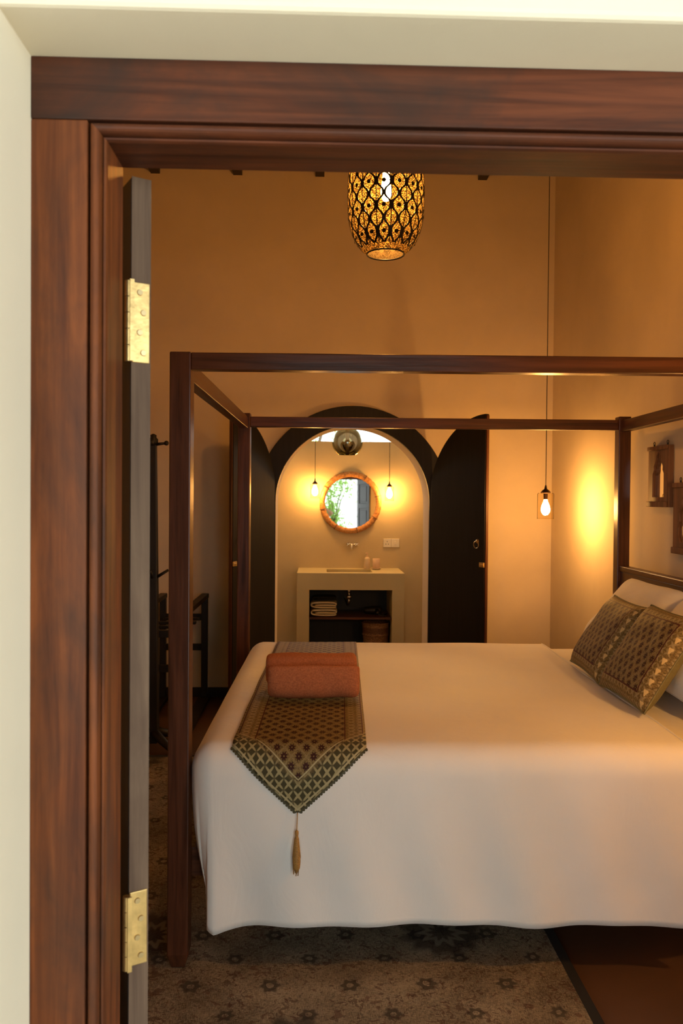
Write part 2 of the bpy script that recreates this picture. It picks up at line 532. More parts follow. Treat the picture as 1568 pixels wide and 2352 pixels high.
# plastered lining of the arch, a pale ring inside the timber surround
ceil = struct('ceiling', MB().box(XL - .25, XR + .25, YN, YBB, CEIL, CEIL + .1), 'dark_x', 'dark boarded ceiling on rafters', 'ceiling')
raf = None
for i in range(6):
    x = -1.985 + .66 * i
    if raf is None:
        raf = MB().box(-.036, .036, YN, YB, 4.215, CEIL).build('rafter', 'dark_x', ceil, loc=(x, 0, 0))
    else: child_like(raf, ceil, (x, 0, 0))
struct('baseboard_back', MB().box(XL, AC - .80, YB - .018, YB, 0, .075).box(AC + .80, XR, YB - .018, YB, 0, .075), 'dark_x',
       'low dark skirting along the arch wall', 'skirting')
# bathroom shell, open to the garden above the vanity wall
BL, BR = -1.35, 1.95
struct('wall_bath_left', MB().box(BL - .2, BL, YBB, YV + .2, 0, 2.9), 'plaster_bath', 'ochre plaster side wall of the bathroom on the towel side', 'wall')
struct('wall_bath_right', MB().box(BR, BR + .2, YBB, YV + .2, 0, 2.9), 'plaster_bath', 'ochre plaster side wall of the bathroom on the socket side', 'wall')
struct('wall_bath_back', MB().box(BL, BR, YV, YV + .2, 0, 2.205), 'plaster_bath', 'ochre plaster wall behind the vanity, open to the sky above', 'wall')
struct('ceiling_bath', MB().box(BL - .2, BR + .2, YBB, YV + .25, 2.9, 3.0), 'plaster_bath', 'plaster ceiling slab of the bathroom', 'ceiling')

# ---------------------------------------------------------------- doorway timber frame
fr = thing('trim_1', 'reddish brown worn timber door frame with beaded inner edge', 'door frame', (0, 0, 0), kind='structure')
F0, F1 = 1.17, 1.275
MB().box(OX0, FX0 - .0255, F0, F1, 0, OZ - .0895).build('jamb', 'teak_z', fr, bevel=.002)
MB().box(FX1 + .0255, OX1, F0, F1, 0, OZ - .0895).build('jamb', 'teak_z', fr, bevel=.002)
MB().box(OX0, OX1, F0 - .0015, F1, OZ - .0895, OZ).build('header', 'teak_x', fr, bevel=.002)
sec = [(0, F1), (0, F0 + .016), (.0015, F0 + .010), (.0045, F0 + .010), (.005, F0 + .015), (.0065, F0 + .015)]
for i in range(9):
    a = PI * i / 8; sec.append((.0145 - .0075 * math.cos(a), F0 + .006 - .0105 * math.sin(a)))
sec += [(.0225, F0 + .014), (.0255, F0 + .014), (.0255, F1)]
def frame_pt(k, u): return [(FX0 - u, 0), (FX0 - u, FZ + u), (FX1 + u, FZ + u), (FX1 + u, 0)][k]
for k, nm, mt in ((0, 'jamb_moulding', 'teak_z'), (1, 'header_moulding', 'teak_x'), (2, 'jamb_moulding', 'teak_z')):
    mb = MB(); n = len(sec)
    for q in (k, k + 1):
        for u, y in sec:
            x, z = frame_pt(q, u); mb.v.append((x, y, z))
    for i in range(n):
        j = (i + 1) % n; mb.f.append((i, j, n + j, n + i))
    mb.f += [tuple(range(n)), tuple(reversed(range(n, 2 * n)))]
    mb.build(nm, mt, fr)

# ---------------------------------------------------------------- panelled double door leaves, both swung open
def hinge(parent, z0, z1):
    h = MB().box(-.0035, .0002, -.030, -.001, z0, z1).build('hinge', 'brass', parent, bevel=.001)
    nseg = 5
    kn = MB()
    for i in range(nseg):
        a = z0 + (z1 - z0) * i / nseg; b = z0 + (z1 - z0) * (i + 1) / nseg - .0012
        kn.lathe([(.0062, a), (.0062, b)], 14, (-.008, .006, 0))
    for i in (1, 3):
        a = z0 + (z1 - z0) * i / nseg; b = z0 + (z1 - z0) * (i + 1) / nseg - .0012
        kn.box(-.0045, -.001, -.004, .006, a, b)
    kn.build('knuckle', 'brass', h)
    # fixed flap on the frame side
    MB().box(-.0185, -.0155, .0, .007, z0, z1).build('frame_flap', 'brass', h)
    for i in range(4):
        z = z0 + (z1 - z0) * (i + .5) / 4
        y = -.0165 + (.003 if i % 2 else -.003)
        s_ = MB().lathe([(.0044, -.0055), (.0052, -.0034)], 14, (0, y, z), axis='X')
        s_.build('screw', 'steel', h)
    return h
def leaf(name, label, loc, rz, flip=False):
    d = thing(name, label, 'door', loc, rz, kind='structure')
    W, T, H = .530, .033, 2.118
    sg = -1 if not flip else 1
    def bx(nm, x0, x1, z0, z1, t0, t1, mat='leaf_paint', bev=.003):
        a, b = sorted((sg * t0, sg * t1))
        return MB().box(x0, x1, a, b, z0, z1).build(nm, mat, d, bevel=bev)
    bx('stile', 0.0005, .09, 0, H, 0, T)
    bx('stile', W - .09, W, 0, H, 0, T)
    for z0, z1 in ((0, .2), (.62, .74), (1.55, 1.64), (H - .12, H)): bx('rail', .09, W - .09, z0, z1, 0.0005, T - .0005)
    for z0, z1 in ((.2, .62), (.74, 1.55), (1.64, H - .12)):
        p = bx('panel', .09, W - .09, z0, z1, .010, T - .010)
        a, b = sorted((sg * .004, sg * (T - .004)))
        MB().box(.125, W - .125, a, b, z0 + .035, z1 - .035).build('raised_field', 'leaf_paint', p, bevel=.004)
    bx('edge', -.0008, .0004, 0, H, 0.0005, T - .0005, 'worn_edge', 0)
    if not flip:
        hinge(d, 1.818, 1.948); hinge(d, .828, .950)
    return d
leaf('door_1', 'dark charcoal panelled door leaf with brass hinges on its worn edge', (-.3055, 1.300, .012), math.radians(120))
leaf('door_2', 'dark charcoal panelled door leaf on the jamb facing away from the hinged one', (.7625, 1.300, .012), math.radians(68), True)

# ---------------------------------------------------------------- arched timber surround and leaves
n = 40
ring = MB()
for (r, y) in ((AR, YB - .045), (AR + .158, YB - .045), (AR + .158, YB + .0), (AR, YB + .0)):
    pts = [(AC - r, 0)] + arch_poly(r, n) + [(AC + r, 0)]
    ring.v += [(x, y, z) for x, z in pts]
k = n + 3
for a in range(4):
    b = (a + 1) % 4
    for i in range(k - 1): ring.f.append((a * k + i, a * k + i + 1, b * k + i + 1, b * k + i))
ring.f += [(0, k, 2 * k, 3 * k), (k - 1, 2 * k - 1, 3 * k - 1, 4 * k - 1)]
struct('trim_2', ring, 'dark_z', 'dark brown arched timber surround of the bathroom doorway', 'door frame', bevel=.004)
def arch_leaf(name, label, loc, rz, flip):
    d = thing(name, label, 'door', loc, rz, kind='structure')
    W, R, T = .640, .665, .036
    poly = [(0, .02), (W, .02)]
    for i in range(25):
        u = W - W * i / 24; poly.append((u, AS + math.sqrt(max(0, R * R - (W - u) ** 2))))
    a, b = (0, T) if flip else (-T, 0)
    MB().prism(poly, a, b, 'Y').build('board', 'dark_z', d, bevel=.003)
    f = b if flip else a
    o = 1 if flip else -1
    # the face towards the bed
    yf = f + o * .002
    pull = MB().lathe([(.017, 0), (.014, o * .006), (.005, o * .012)], 14, (W - .075, f, 1.305), axis='Y').build('pull_plate', 'steel', d)
    MB().tube([(W - .075 + .026 * math.cos(2 * PI * i / 20), f + o * .012, 1.280 + .026 * math.sin(2 * PI * i / 20)) for i in range(20)], .0035, 6, True).build('ring', 'steel', pull)
    lt = MB().box(W - .045, W + .006, min(f, f + o * .010), max(f, f + o * .010), 1.115, 1.150).build('latch', 'brass', d, bevel=.002)
    MB().box(W - .030, W + .012, min(f + o * .010, f + o * .018), max(f + o * .010, f + o * .018), 1.126, 1.139).build('bolt', 'brass', lt, bevel=.002)
    # meeting bead along the straight edge
    MB().box(W - .002, W + .010, a + .006, b - .006, .02, AS + R - .01).build('meeting_strip', 'bed_z', d, bevel=.002)
    return d
# right leaf: hinge at right jamb, swung towards the room
arch_leaf('door_3', 'black round-topped door leaf swung open beside the lamplit wall', (AC + AR + .036, YB - .062, 0), math.radians(-60), False)
arch_leaf('door_4', 'black round-topped door leaf swung open beside the luggage rack', (AC - AR - .036, YB - .062, 0), math.radians(-115), True)

# ================================================================ four poster bed
BO = Vector((-.4645, 2.712, 0)); BA = -.018
BM = Matrix.Translation(BO) @ Matrix.Rotation(BA, 4, 'Z')
L, W = 2.21, 1.922
bed = thing('four_poster_bed', 'dark reddish timber four-poster bed with an open canopy frame', 'bed', BO, BA)
PH = .0355
def post(x, y, top):
    poly = [(-PH + .012, 0), (PH - .012, 0), (PH, .05), (PH, top), (-PH, top), (-PH, .05)]
    mb = MB(); b = 0
    for z, h in ((.0105, PH - .012), (.06, PH), (top, PH)):
        mb.v += [(x - h, y - h, z), (x + h, y - h, z), (x + h, y + h, z), (x - h, y + h, z)]
    for k in range(2):
        for i in range(4):
            j = (i + 1) % 4; mb.f.append((k * 4 + i, k * 4 + j, k * 4 + 4 + j, k * 4 + 4 + i))
    mb.f += [(3, 2, 1, 0), (8, 9, 10, 11)]
    mb.build('post', 'bed_z', bed, bevel=.004)
TOP = 2.101
for x in (0, L):
    post(x, 0, TOP); post(x, W, TOP + .004)
MB().box(PH, L - PH, -.030, .022, TOP - .058, TOP - .001).build('canopy_rail', 'bed_x', bed, bevel=.003)
MB().box(PH, L - PH, W - .022, W + .022, TOP - .075, TOP - .015).build('canopy_rail', 'bed_x', bed, bevel=.003)
for x in (0, L):
    MB().box(x - .024, x + .024, PH, W - PH, TOP - .085, TOP - .02).build('canopy_rail', 'bed_y', bed, bevel=.003)
for y in (0, W):
    MB().box(PH, L - PH, y + (.03 if y == 0 else -.05), y + (.05 if y == 0 else -.03), .30, .40).build('side_rail', 'bed_x', bed, bevel=.003)
MB().box(.05, .07, PH, W - PH, .30, .40).build('foot_rail', 'bed_y', bed, bevel=.003)
hb = MB().box(L - .018, L + .018, PH, W - PH, .36, 1.205).build('headboard', 'bed_y', bed, bevel=.003)
MB().box(L - .026, L + .026, PH, W - PH, 1.205, 1.238).build('headboard_cap', 'bed_y', hb, bevel=.006)
for i in range(10):
    MB().box(.05 + .215 * i, .15 + .215 * i, .02, W - .02, .40, .42).build('slat', 'bed_y', bed)
# mattress
mt = tag(MB().box(.065, L - .045, .03, W - .03, .42, .732).build('mattress', 'mattress', None, bevel=.05, seg=4),
         'thick pale mattress hidden under the white bedspread', 'mattress')
mt.location = BO; mt.rotation_euler = (0, 0, BA)

# bedspread: a sheet mapped over the mattress edges
ZT = .772; RE = .085
X0 = .041 + RE; Y0 = -.062 + RE; Y1 = W + .050 - RE
XE = 1.735                                     # head-side edge of the bedspread
DROP = .60 + RE * (PI / 2 - 1)
def nz(x, y, s=1.0):
    return math.sin(x * 7.1 * s + 1.3 * math.sin(y * 5.3 * s)) * .5 + math.sin(y * 9.7 * s + x * 3.1 * s + 2) * .5
def drape(a, b, lift=0.0):
    """cloth point (a along bed, b across, flat) -> bed local position"""
    oa = max(0, X0 - a); ob = max(0, Y0 - b) if b < Y0 else max(0, b - Y1)
    sb = -1 if b < (Y0 + Y1) / 2 else 1
    px, py = max(a, X0), min(max(b, Y0), Y1)
    d = (oa ** 14 + ob ** 14) ** (1 / 14)
    crown = .012 * math.sin(PI * min(1, max(0, (py + .05) / (W + .1)))) + .003 * nz(px * 1.4, py * 1.4)
    if d < 1e-6: return Vector((px, py, ZT + crown + lift))
    t = math.hypot(oa, ob); dx, dy = -oa / t, sb * ob / t
    r = RE + lift
    q = RE * PI / 2
    if d < q: h, v = r * math.sin(d / RE), RE - r * math.cos(d / RE)
    else:
        e = d - q; h, v = r, RE + e * (1 + .062 * math.exp(-(px - X0) / .09 - oa * 3))
        along = px if abs(dy) > abs(dx) else py
        f = min(1, e / .4)
        h += f * (.010 * math.sin(along * 11 + .8 * math.sin(along * 4) + e * 3) + .007 * math.sin(along * 23 + 2 - e * 6)) - .012 * f
        h -= .055 * f ** 2.2 * abs(dx) * (1 if abs(dx) > .3 else abs(dx))
    return Vector((px + dx * h, py + dy * h, ZT + crown * max(0, 1 - d / .15) - v))
NA, NB = 110, 150
sp = MB()
a0 = X0 - DROP; b0 = Y0 - DROP; b1 = Y1 + DROP
sp.grid(NA, NB, lambda i, j: drape(a0 + (XE - a0) * i + .012 * math.sin(j * 9) * i, b0 + (b1 - b0) * j))
spread = tag(sp.build('bedspread', 'duvet', None, smooth=True, solid=.008), 'plain white bedspread draped over the four-poster bed', 'bedspread')
MB().tube([tuple(drape(XE + .012 * math.sin(j / 60 * 9), b0 + (b1 - b0) * j / 60) + Vector((0, 0, .001))) for j in range(61)], .0065, 8).build('hem', 'duvet', spread, smooth=True)
spread.location = BO; spread.rotation_euler = (0, 0, BA)
sh = MB()
def sheet_pt(i, j):
    a = XE - .25 + (L - .05 - XE + .25) * i
    p = drape(a, b0 + .12 + (b1 - b0 - .24) * j)
    q = Vector((p.x, (p.y - W / 2) * .9905 + W / 2, p.z - .026)); return q
sh.grid(30, 120, sheet_pt)
o = tag(sh.build('bed_sheet', 'sheet', None, smooth=True, solid=.004), 'white under-sheet showing at the pillow end of the bed', 'sheet')
o.location = BO; o.rotation_euler = (0, 0, BA)

# bed runner
RW = .228                                      # half width
RCX = .419
run = thing('bed_runner', 'olive gold brocade bed runner with a pointed tasselled end', 'bed runner', BO, BA)
TIPB = Y0 - RE * PI / 2 - .130                  # cloth coordinate of the tip
def run_c(b): return RCX + (b - .9) * .012
def run_pt(i, j):
    b = TIPB + (Y1 + .45 - TIPB) * (j ** 1.25)
    v = b - TIPB
    hw = min(RW, v / .95) * (1 - .0 * v)
    u = (i * 2 - 1) * hw
    p = drape(run_c(b) + u, b, .0075)
    return p
def run_uv(i, j):
    v = (Y1 + .45 - TIPB) * (j ** 1.25); hw = min(RW, v / .95)
    return ((i * 2 - 1) * hw, v)
rb = MB().grid(28, 150, run_pt, run_uv)
rb.build('cloth', 'runner', run, smooth=True, solid=.002)
tr = MB()
for sd in (-1, 1):
    nsc = 27
    for q in range(nsc):
        v = .004 + (RW * .95 - .004) * (q + .5) / nsc
        b = TIPB + v; u = sd * v / .95
        p = drape(run_c(b) + u, b, .0075)
        p2 = drape(run_c(b + .004) + sd * (v + .004) / .95, b + .004, .0075)
        t = (p2 - p).normalized()
        ctr = p
        c0 = len(tr.v)
        po = drape(run_c(b - .012) + u + sd * .012, b - .012, .0075); out = (po - p); out -= t * out.dot(t); out.normalize()
        nrm = t.cross(out)
        tr.v += [tuple(ctr + nrm * .0012), tuple(ctr - nrm * .0012)]
        m_ = 9
        for i in range(m_):
            a = PI * i / (m_ - 1)
            pt = ctr + t * (.0066 * math.cos(a)) + out * (.010 * math.sin(a))
            tr.v += [tuple(pt + nrm * .0012), tuple(pt - nrm * .0012)]
        for i in range(m_ - 1):
            x = c0 + 2 + 2 * i
            tr.f += [(c0, x, x + 2), (c0 + 1, x + 3, x + 1), (x, x + 1, x + 3, x + 2)]
tr.build('scalloped_trim', 'scallop', run)
tp = drape(run_c(TIPB), TIPB, .012)
ty = tp.y - .006
ts = MB().lathe([(.0015, 0), (.006, -.004), (.0065, -.012), (.005, -.02), (.0075, -.03), (.011, -.07), (.0135, -.105), (.0115, -.128), (.004, -.142), (.001, -.150)], 18, (tp.x - .002, ty, tp.z - .052))
for i in range(22):
    a = 2 * PI * i / 22; r = .0125
    l_ = .118 + random.random() * .035
    ts.tube([(tp.x - .002 + .006 * math.cos(a), ty + .006 * math.sin(a), tp.z - .08),
             (tp.x - .002 + r * math.cos(a), ty + r * math.sin(a) * .8, tp.z - .052 - .09),
             (tp.x - .004 + (r - .004) * math.cos(a), ty + (r - .004) * math.sin(a), tp.z - .052 - l_)], .0016, 5)
tas = ts.build('tassel', 'tassel', run, smooth=True)
MB().tube([(tp.x, ty + .004, tp.z + .004), (tp.x - .001, ty, tp.z - .025), (tp.x - .002, ty, tp.z - .054)], .0017, 6).build('tassel_cord', 'tassel', tas)

# folded towel on the runner
def ribbon(path, thick, x0, x1, nx=10, wob=0.0, ends=.6):
    """thick closed band following a path in a plane, extruded along x with softened ends"""
    P = [Vector((0, p[0], p[1])) for p in path]
    mb = MB(); m = len(P); sec = []
    nrm = []
    for k in range(m):
        d = P[min(k + 1, m - 1)] - P[max(k - 1, 0)]; d.normalize(); nrm.append(Vector((0, -d.z, d.y)))
    for k in range(m): sec.append((P[k], nrm[k], 1))
    for k in reversed(range(m)): sec.append((P[k], nrm[k], -1))
    ns = len(sec)
    for i in range(nx + 1):
        x = x0 + (x1 - x0) * i / nx
        e = min(i, nx - i) / nx
        sc = 1 - (1 - ends) * max(0, 1 - e / .06) if True else 1
        for k, (p, q, s_) in enumerate(sec):
            w_ = wob * math.sin(x * 23 + k * .7) + wob * .7 * math.sin(x * 47 + k * 1.3)
            v = p + q * s_ * (thick / 2) * sc
            mb.v.append((x, v.y + w_, v.z + w_ * .6))
    for i in range(nx):
        for k in range(ns):
            j = (k + 1) % ns; mb.f.append((i * ns + k, i * ns + j, (i + 1) * ns + j, (i + 1) * ns + k))
    for i in (0, nx):
        for k in range(m - 1):
            mb.f.append((i * ns + k, i * ns + k + 1, i * ns + ns - 2 - k, i * ns + ns - 1 - k))
    return mb
tw = thing('folded_towel', 'rust orange terry towel folded thick on the bed runner', 'towel', BM @ Vector((.442, .535, ZT + .024)), BA + .045)
# outer front roll and back layer are one folded band
r_ = ribbon([(-.045, .135), (-.052, .128), (-.058, .09), (-.056, .052), (-.040, .034), (.0, .030), (.05, .032), (.066, .05), (.062, .085), (.050, .110), (.04, .118)], .056, -.186, .186, 16, .0022, .70)
r_.build('towel_fold', 'terry', tw, subsurf=2)
r2 = ribbon([(.008, .058), (.006, .10), (.010, .132), (.022, .146), (.05, .152), (.095, .150), (.132, .128), (.138, .09), (.136, .045), (.12, .028)], .040, -.196, .180, 16, .0022, .70)
r2.build('towel_fold', 'terry', tw, subsurf=2)

# cushions and pillows
def pillow_mesh(W, H, T, n=28, pinch=.06, seed=0, wr=.0):
    rnd = random.Random(seed); ph = [rnd.uniform(0, 6) for _ in range(6)]
    def pt(sgn):
        def f(i, j):
            s, t = i * 2 - 1, j * 2 - 1
            k = max(0, (1 - s ** 4)) ** .55 * max(0, (1 - t ** 4)) ** .55
            x = s * W / 2 * (1 - pinch * (1 - t * t) * 0 - pinch * (1 - abs(t) ** 2) * abs(s) ** 3)
            y = H / 2 + t * H / 2 * (1 - pinch * (1 - abs(s) ** 2) * abs(t) ** 3)
            z = sgn * T / 2 * k
            z += wr * k * (math.sin(s * 5 + t * 3 + ph[0]) + .6 * math.sin(t * 9 - s * 4 + ph[1]) + .5 * math.sin(s * 13 + t * 5 + ph[2]))
            return (x, y, z)
        return f
    return pt
def cushion(name, label, cat, W, H, T, bottom, tilt, yawz, mats, group=None, pinch=.06, seed=0, wr=0, roll=0):
    c = thing(name, label, cat, (0, 0, 0), 0, group)
    # local x = across (towards the near side), y = up the face, z = face normal
    Rm = Matrix.Rotation(yawz, 4, 'Z')
    ax = Vector((0, -1, 0)); ay = Vector((math.cos(tilt), 0, math.sin(tilt))); az = ax.cross(ay)
    m4 = Matrix((ax, ay, az)).transposed().to_4x4()
    c.matrix_world = Matrix.Translation(bottom) @ Rm @ m4 @ Matrix.Rotation(roll, 4, 'Z')
    f = pillow_mesh(W, H, T, 28, pinch, seed, wr)
    uvf = lambda i, j: ((i - .5) * W, j * H)
    MB().grid(30, 30, f(1), uvf).build('front', mats[0], c, smooth=True)
    MB().grid(30, 30, f(-1), uvf).build('back', mats[1], c, smooth=True)
    loop = [f(1)(i / 30, 0) for i in range(30)] + [f(1)(1, i / 30) for i in range(30)] + [f(1)(1 - i / 30, 1) for i in range(30)] + [f(1)(0, 1 - i / 30) for i in range(30)]
    MB().tube(loop, .004 if cat == 'cushion' else .003, 6, True).build('piping', mats[1], c, smooth=True)
    return c
ZB = ZT + .006
cushion('pillow', 'plump white pillow against the headboard behind the farther brocade cushion', 'pillow', .70, .475, .16, (1.475, 4.065, ZB + .035), math.radians(51), BA, ('pillow', 'pillow'), 'white bed pillows', .05, 3, .004)
cushion('pillow', 'plump white pillow against the headboard behind the nearer brocade cushion', 'pillow', .70, .475, .16, (1.455, 3.315, ZB + .035), math.radians(50), BA, ('pillow', 'pillow'), 'white bed pillows', .05, 5, .004)
cushion('cushion', 'brocade cushion with red flowers, partly behind the other cushion', 'cushion', .49, .40, .11, (1.265, 3.715, ZB + .025), math.radians(57), BA - .05, ('cushion', 'cushion_back'), 'brocade cushions on the bed', .05, 8, .002)
cushion('cushion', 'brocade cushion with red flowers and a gold bud edge, overlapping the other', 'cushion', .48, .42, .12, (1.245, 3.205, ZB + .026), math.radians(57), BA + .02, ('cushion', 'cushion_back'), 'brocade cushions on the bed', .05, 9, .002)

# ================================================================ rug
rg = thing('rug', 'faded beige rug with dark flower motifs under the bed', 'rug', (-.45, 3.35, 0))
MB().box(-1.2, 1.305, -1.55, 1.55, .0, .010).build('field', 'rug', rg)
bd = MB().box(1.305, 1.340, -1.585, 1.585, 0, .011).box(-1.235, -1.2, -1.585, 1.585, 0, .011)
bd.box(-1.2, 1.305, -1.585, -1.55, 0, .011).box(-1.2, 1.305, 1.55, 1.585, 0, .011)
bd.build('binding', 'rug_border', rg)

# ================================================================ lamps
def jar_lamp(name, label, loc, top, bulb, k=1.0, group=None):
    d = thing(name, label, 'pendant lamp', loc, 0, group)
    JR, JH = .0565 * k, .178 * k
    MB().lathe([(JR, 0), (JR, JH - .006), (JR - .004, JH), (.02, JH + .002)], 32, closed_ends=False).build('glass_jar', 'jar', d, smooth=True)
    MB().tube([(JR * math.cos(2 * PI * i / 32), JR * math.sin(2 * PI * i / 32), .001) for i in range(32)], .0018, 6, True).build('jar_rim', 'jar', d, smooth=True)
    cp = MB().lathe([(.036 * k, JH), (.034 * k, JH + .008), (.024 * k, JH + .020), (.010 * k, JH + .030), (.006 * k, JH + .052), (.003, JH + .058)], 24).build('cap', 'bronze', d, smooth=True)
    MB().tube([(0, 0, JH + .055), (0, 0, top - loc[2])], .0028, 6).build('flex', 'cord', d)
    MB().lathe([(.014 * k, JH - .045), (.016 * k, JH - .002)], 16).build('socket', 'bronze', d)
    MB().lathe([(.002, .024), (.015, .028), (.028, .046), (.031, .064), (.026, .09), (.0155, .115), (.0115, JH / k - .045)], 20).build('bulb', bulb, d, smooth=True)
    if k != 1: d.children[-1].scale = (k, k, k)
    MB().lathe([(.04, top - loc[2] - .02), (.045, top - loc[2])], 18).build('ceiling_rose', 'bronze', d)
    return d
jar_lamp('jar_pendant', 'glass jar pendant lamp hanging in the bedroom corner beside the bed', (1.588, 5.49, 1.487), 4.33, 'bulb', 1.0, 'bedside jar pendants')
jar_lamp('jar_pendant', 'glass jar pendant lamp hanging over the bed side by the doorway', (1.60, 2.10, 1.487), 4.33, 'bulb', 1.0, 'bedside jar pendants')
jar_lamp('jar_pendant', 'small glass jar pendant lamp on the towel side of the round mirror', (-.032, 8.02, 1.620), 2.9, 'bulb_bath', .80, 'bathroom jar pendants')
jar_lamp('jar_pendant', 'small glass jar pendant lamp on the socket side of the round mirror', (.722, 8.02, 1.600), 2.9, 'bulb_bath', .80, 'bathroom jar pendants')

# pierced metal lantern
LX, LY, LZ = .305, 3.70, 2.752
lan = thing('pierced_lantern', 'pierced metal lantern glowing amber through an ogee lattice above the bed', 'pendant lamp', (LX, LY, LZ))
LH = .56
def lr(z):
    t = z / LH
    r = .176 * (1 - abs((t - .48) / .54) ** 3.1) ** .60 if abs((t - .48) / .54) < 1 else 0
    return max(r, .03)
prof = [(lr(LH * i / 40), LH * i / 40) for i in range(41)]
MB().lathe(prof, 64, closed_ends=False).build('shade', 'shade', lan, smooth=True)
lat = MB()
def strip(th, z0, z1, wd, nseg=60, off=.0025):
    b = len(lat.v)
    for i in range(nseg + 1):
        z = z0 + (z1 - z0) * i / nseg; r = lr(z) + off
        w_ = wd(z) if callable(wd) else wd
        t = th(z); hw = w_ / 2 / max(.05, r)
        for q, rr in ((t - hw, r), (t + hw, r), (t + hw, r - .0015), (t - hw, r - .0015)):
            lat.v.append((rr * math.cos(q), rr * math.sin(q), z))
    for i in range(nseg):
        for q in range(4):
            p = (q + 1) % 4; lat.f.append((b + 4 * i + q, b + 4 * i + p, b + 4 * i + 4 + p, b + 4 * i + 4 + q))
def ogee(z):
    c = math.cos(2 * PI * (z - ZO) / PER); return math.copysign(abs(c) ** .72, c) * 1.12
NC = 16; DT = PI / NC; PER = .106; ZO = .010
ph0 = -PI / 2 + .06
for j in range(2 * NC):
    sg = 1 if j % 2 == 0 else -1
    strip(lambda z: ph0 + (j + .5) * DT + sg * DT * .36 * ogee(z), .022, LH - .02, .011, 84)
for j in range(NC):
    th = ph0 + (2 * j) * DT
    strip(lambda z: th, .022, LH - .02, lambda z: .004 + .018 * max(0, math.cos(2 * PI * (z - ZO + PER / 2) / PER)) ** 3, 84, .002)
    th2 = ph0 + (2 * j + 1) * DT
    for kz in range(6):
        zc = ZO + PER * (kz + .5)
        if zc < .03 or zc > LH - .03: continue
        r = lr(zc) + .0025; b = len(lat.v); rad = .0095
        for s_ in (0, .002):
            for i in range(12):
                a = 2 * PI * i / 12
                q = th2 + rad * math.cos(a) / r; rr = r + s_ - .001
                lat.v.append((rr * math.cos(q), rr * math.sin(q), zc + rad * math.sin(a)))
        lat.f += [tuple(b + i for i in range(12)), tuple(b + 12 + i for i in range(12))]
        for i in range(12):
            p = (i + 1) % 12; lat.f.append((b + i, b + p, b + 12 + p, b + 12 + i))
lat.build('lattice', 'iron', lan)
MB().tube([(lr(0) * math.cos(2 * PI * i / 48), lr(0) * math.sin(2 * PI * i / 48), 0) for i in range(48)], .004, 8, True).build('lower_rim', 'iron', lan, smooth=True)
MB().lathe([(.085, LH - .012), (.085, LH), (.03, LH + .03), (.012, LH + .05)], 24).build('crown', 'iron', lan, smooth=True)
MB().tube([(0, 0, LH + .04), (0, 0, CEIL - LZ)], .004, 8).build('flex', 'cord', lan)
MB().lathe([(.016, LH - .16), (.018, LH - .02)], 14).build('socket', 'iron', lan)
MB().lathe([(.002, .245), (.014, .25), (.024, .275), (.025, .295), (.018, .34), (.014, LH - .16)], 20).build('bulb', 'bulb_lantern', lan, smooth=True)

# smoked globe lamp in the bathroom
gl = thing('globe_lamp', 'smoked mirror glass globe lamp hanging inside the arched doorway', 'pendant lamp', (.262, 7.2, 1.99))
GR = .140
prof = []
for i in range(25):
    a = -PI / 2 + .62 + (PI - .62 - .18) * i / 24
    prof.append((GR * math.cos(a), GR + GR * math.sin(a)))
MB().lathe(prof, 40, closed_ends=False).build('globe', 'smoke', gl, smooth=True)
MB().lathe([(.026, GR * 1.98), (.03, GR * 2.0), (.012, GR * 2.0 + .05)], 16).build('cap', 'iron', gl)
MB().lathe([(.018, GR * 1.15), (.02, GR * 1.98)], 14).build('socket', 'brass', gl)
MB().lathe([(.004, GR * .62), (.024, GR * .7), (.03, GR * .85), (.018, GR * 1.15)], 16).build('bulb', 'ceramic', gl, smooth=True)
MB().tube([(0, 0, GR * 2 + .04), (0, 0, 2.9 - 1.99)], .003, 6).build('flex', 'cord', gl)

# ================================================================ bathroom fittings
VF, VB = 7.55, YV
VX0, VX1, VZ = -.195, .833, .905
van = thing('vanity', 'ochre polished cement washstand with sunken basin and open shelf', 'vanity', (0, 0, 0))
lw, aw = .118, .105
BX0, BX1 = .09, .535
SY0, SY1 = 7.66, 7.98
top = MB()
sd = .045
top.box(VX0, BX0, VF, VB, VZ - .16, VZ).box(BX1, VX1, VF, VB, VZ - .16, VZ)
top.box(BX0, BX1, VF, SY0, VZ - .16, VZ).box(BX0, BX1, SY1, VB, VZ - .16, VZ).box(BX0, BX1, SY0, SY1, VZ - .16, VZ - .11)
top.build('counter', 'cement', van, bevel=0)
MB().box(VX0, VX0 + lw, VF, VB, 0, VZ - .16).build('leg', 'cement', van, bevel=.004)
MB().box(VX1 - lw, VX1, VF, VB, 0, VZ - .16).build('leg', 'cement', van, bevel=.004)
MB().box(VX0 + lw, VX1 - lw, VF + .05, VB - .01, .455, .475).build('shelf', 'bed_x', van)
MB().box(VX0 + lw, VX1 - lw, VB - .012, VB - .002, 0, VZ - .16).build('back_panel', 'ebony', van)
pp = MB().tube([(.312, 7.80, VZ - .155), (.312, 7.80, VZ - .235)], .014, 10)
pp.lathe([(.018, VZ - .275), (.026, VZ - .265), (.026, VZ - .235)], 14, (.312, 7.80, 0))
pp.tube([(.312, 7.80, VZ - .26), (.312, 7.80, VZ - .31), (.30, 7.83, VZ - .335), (.285, 7.90, VZ - .30), (.285, VB - .013, VZ - .30)], .012, 10)
pp.build('waste_pipe', 'chrome', van, smooth=True)
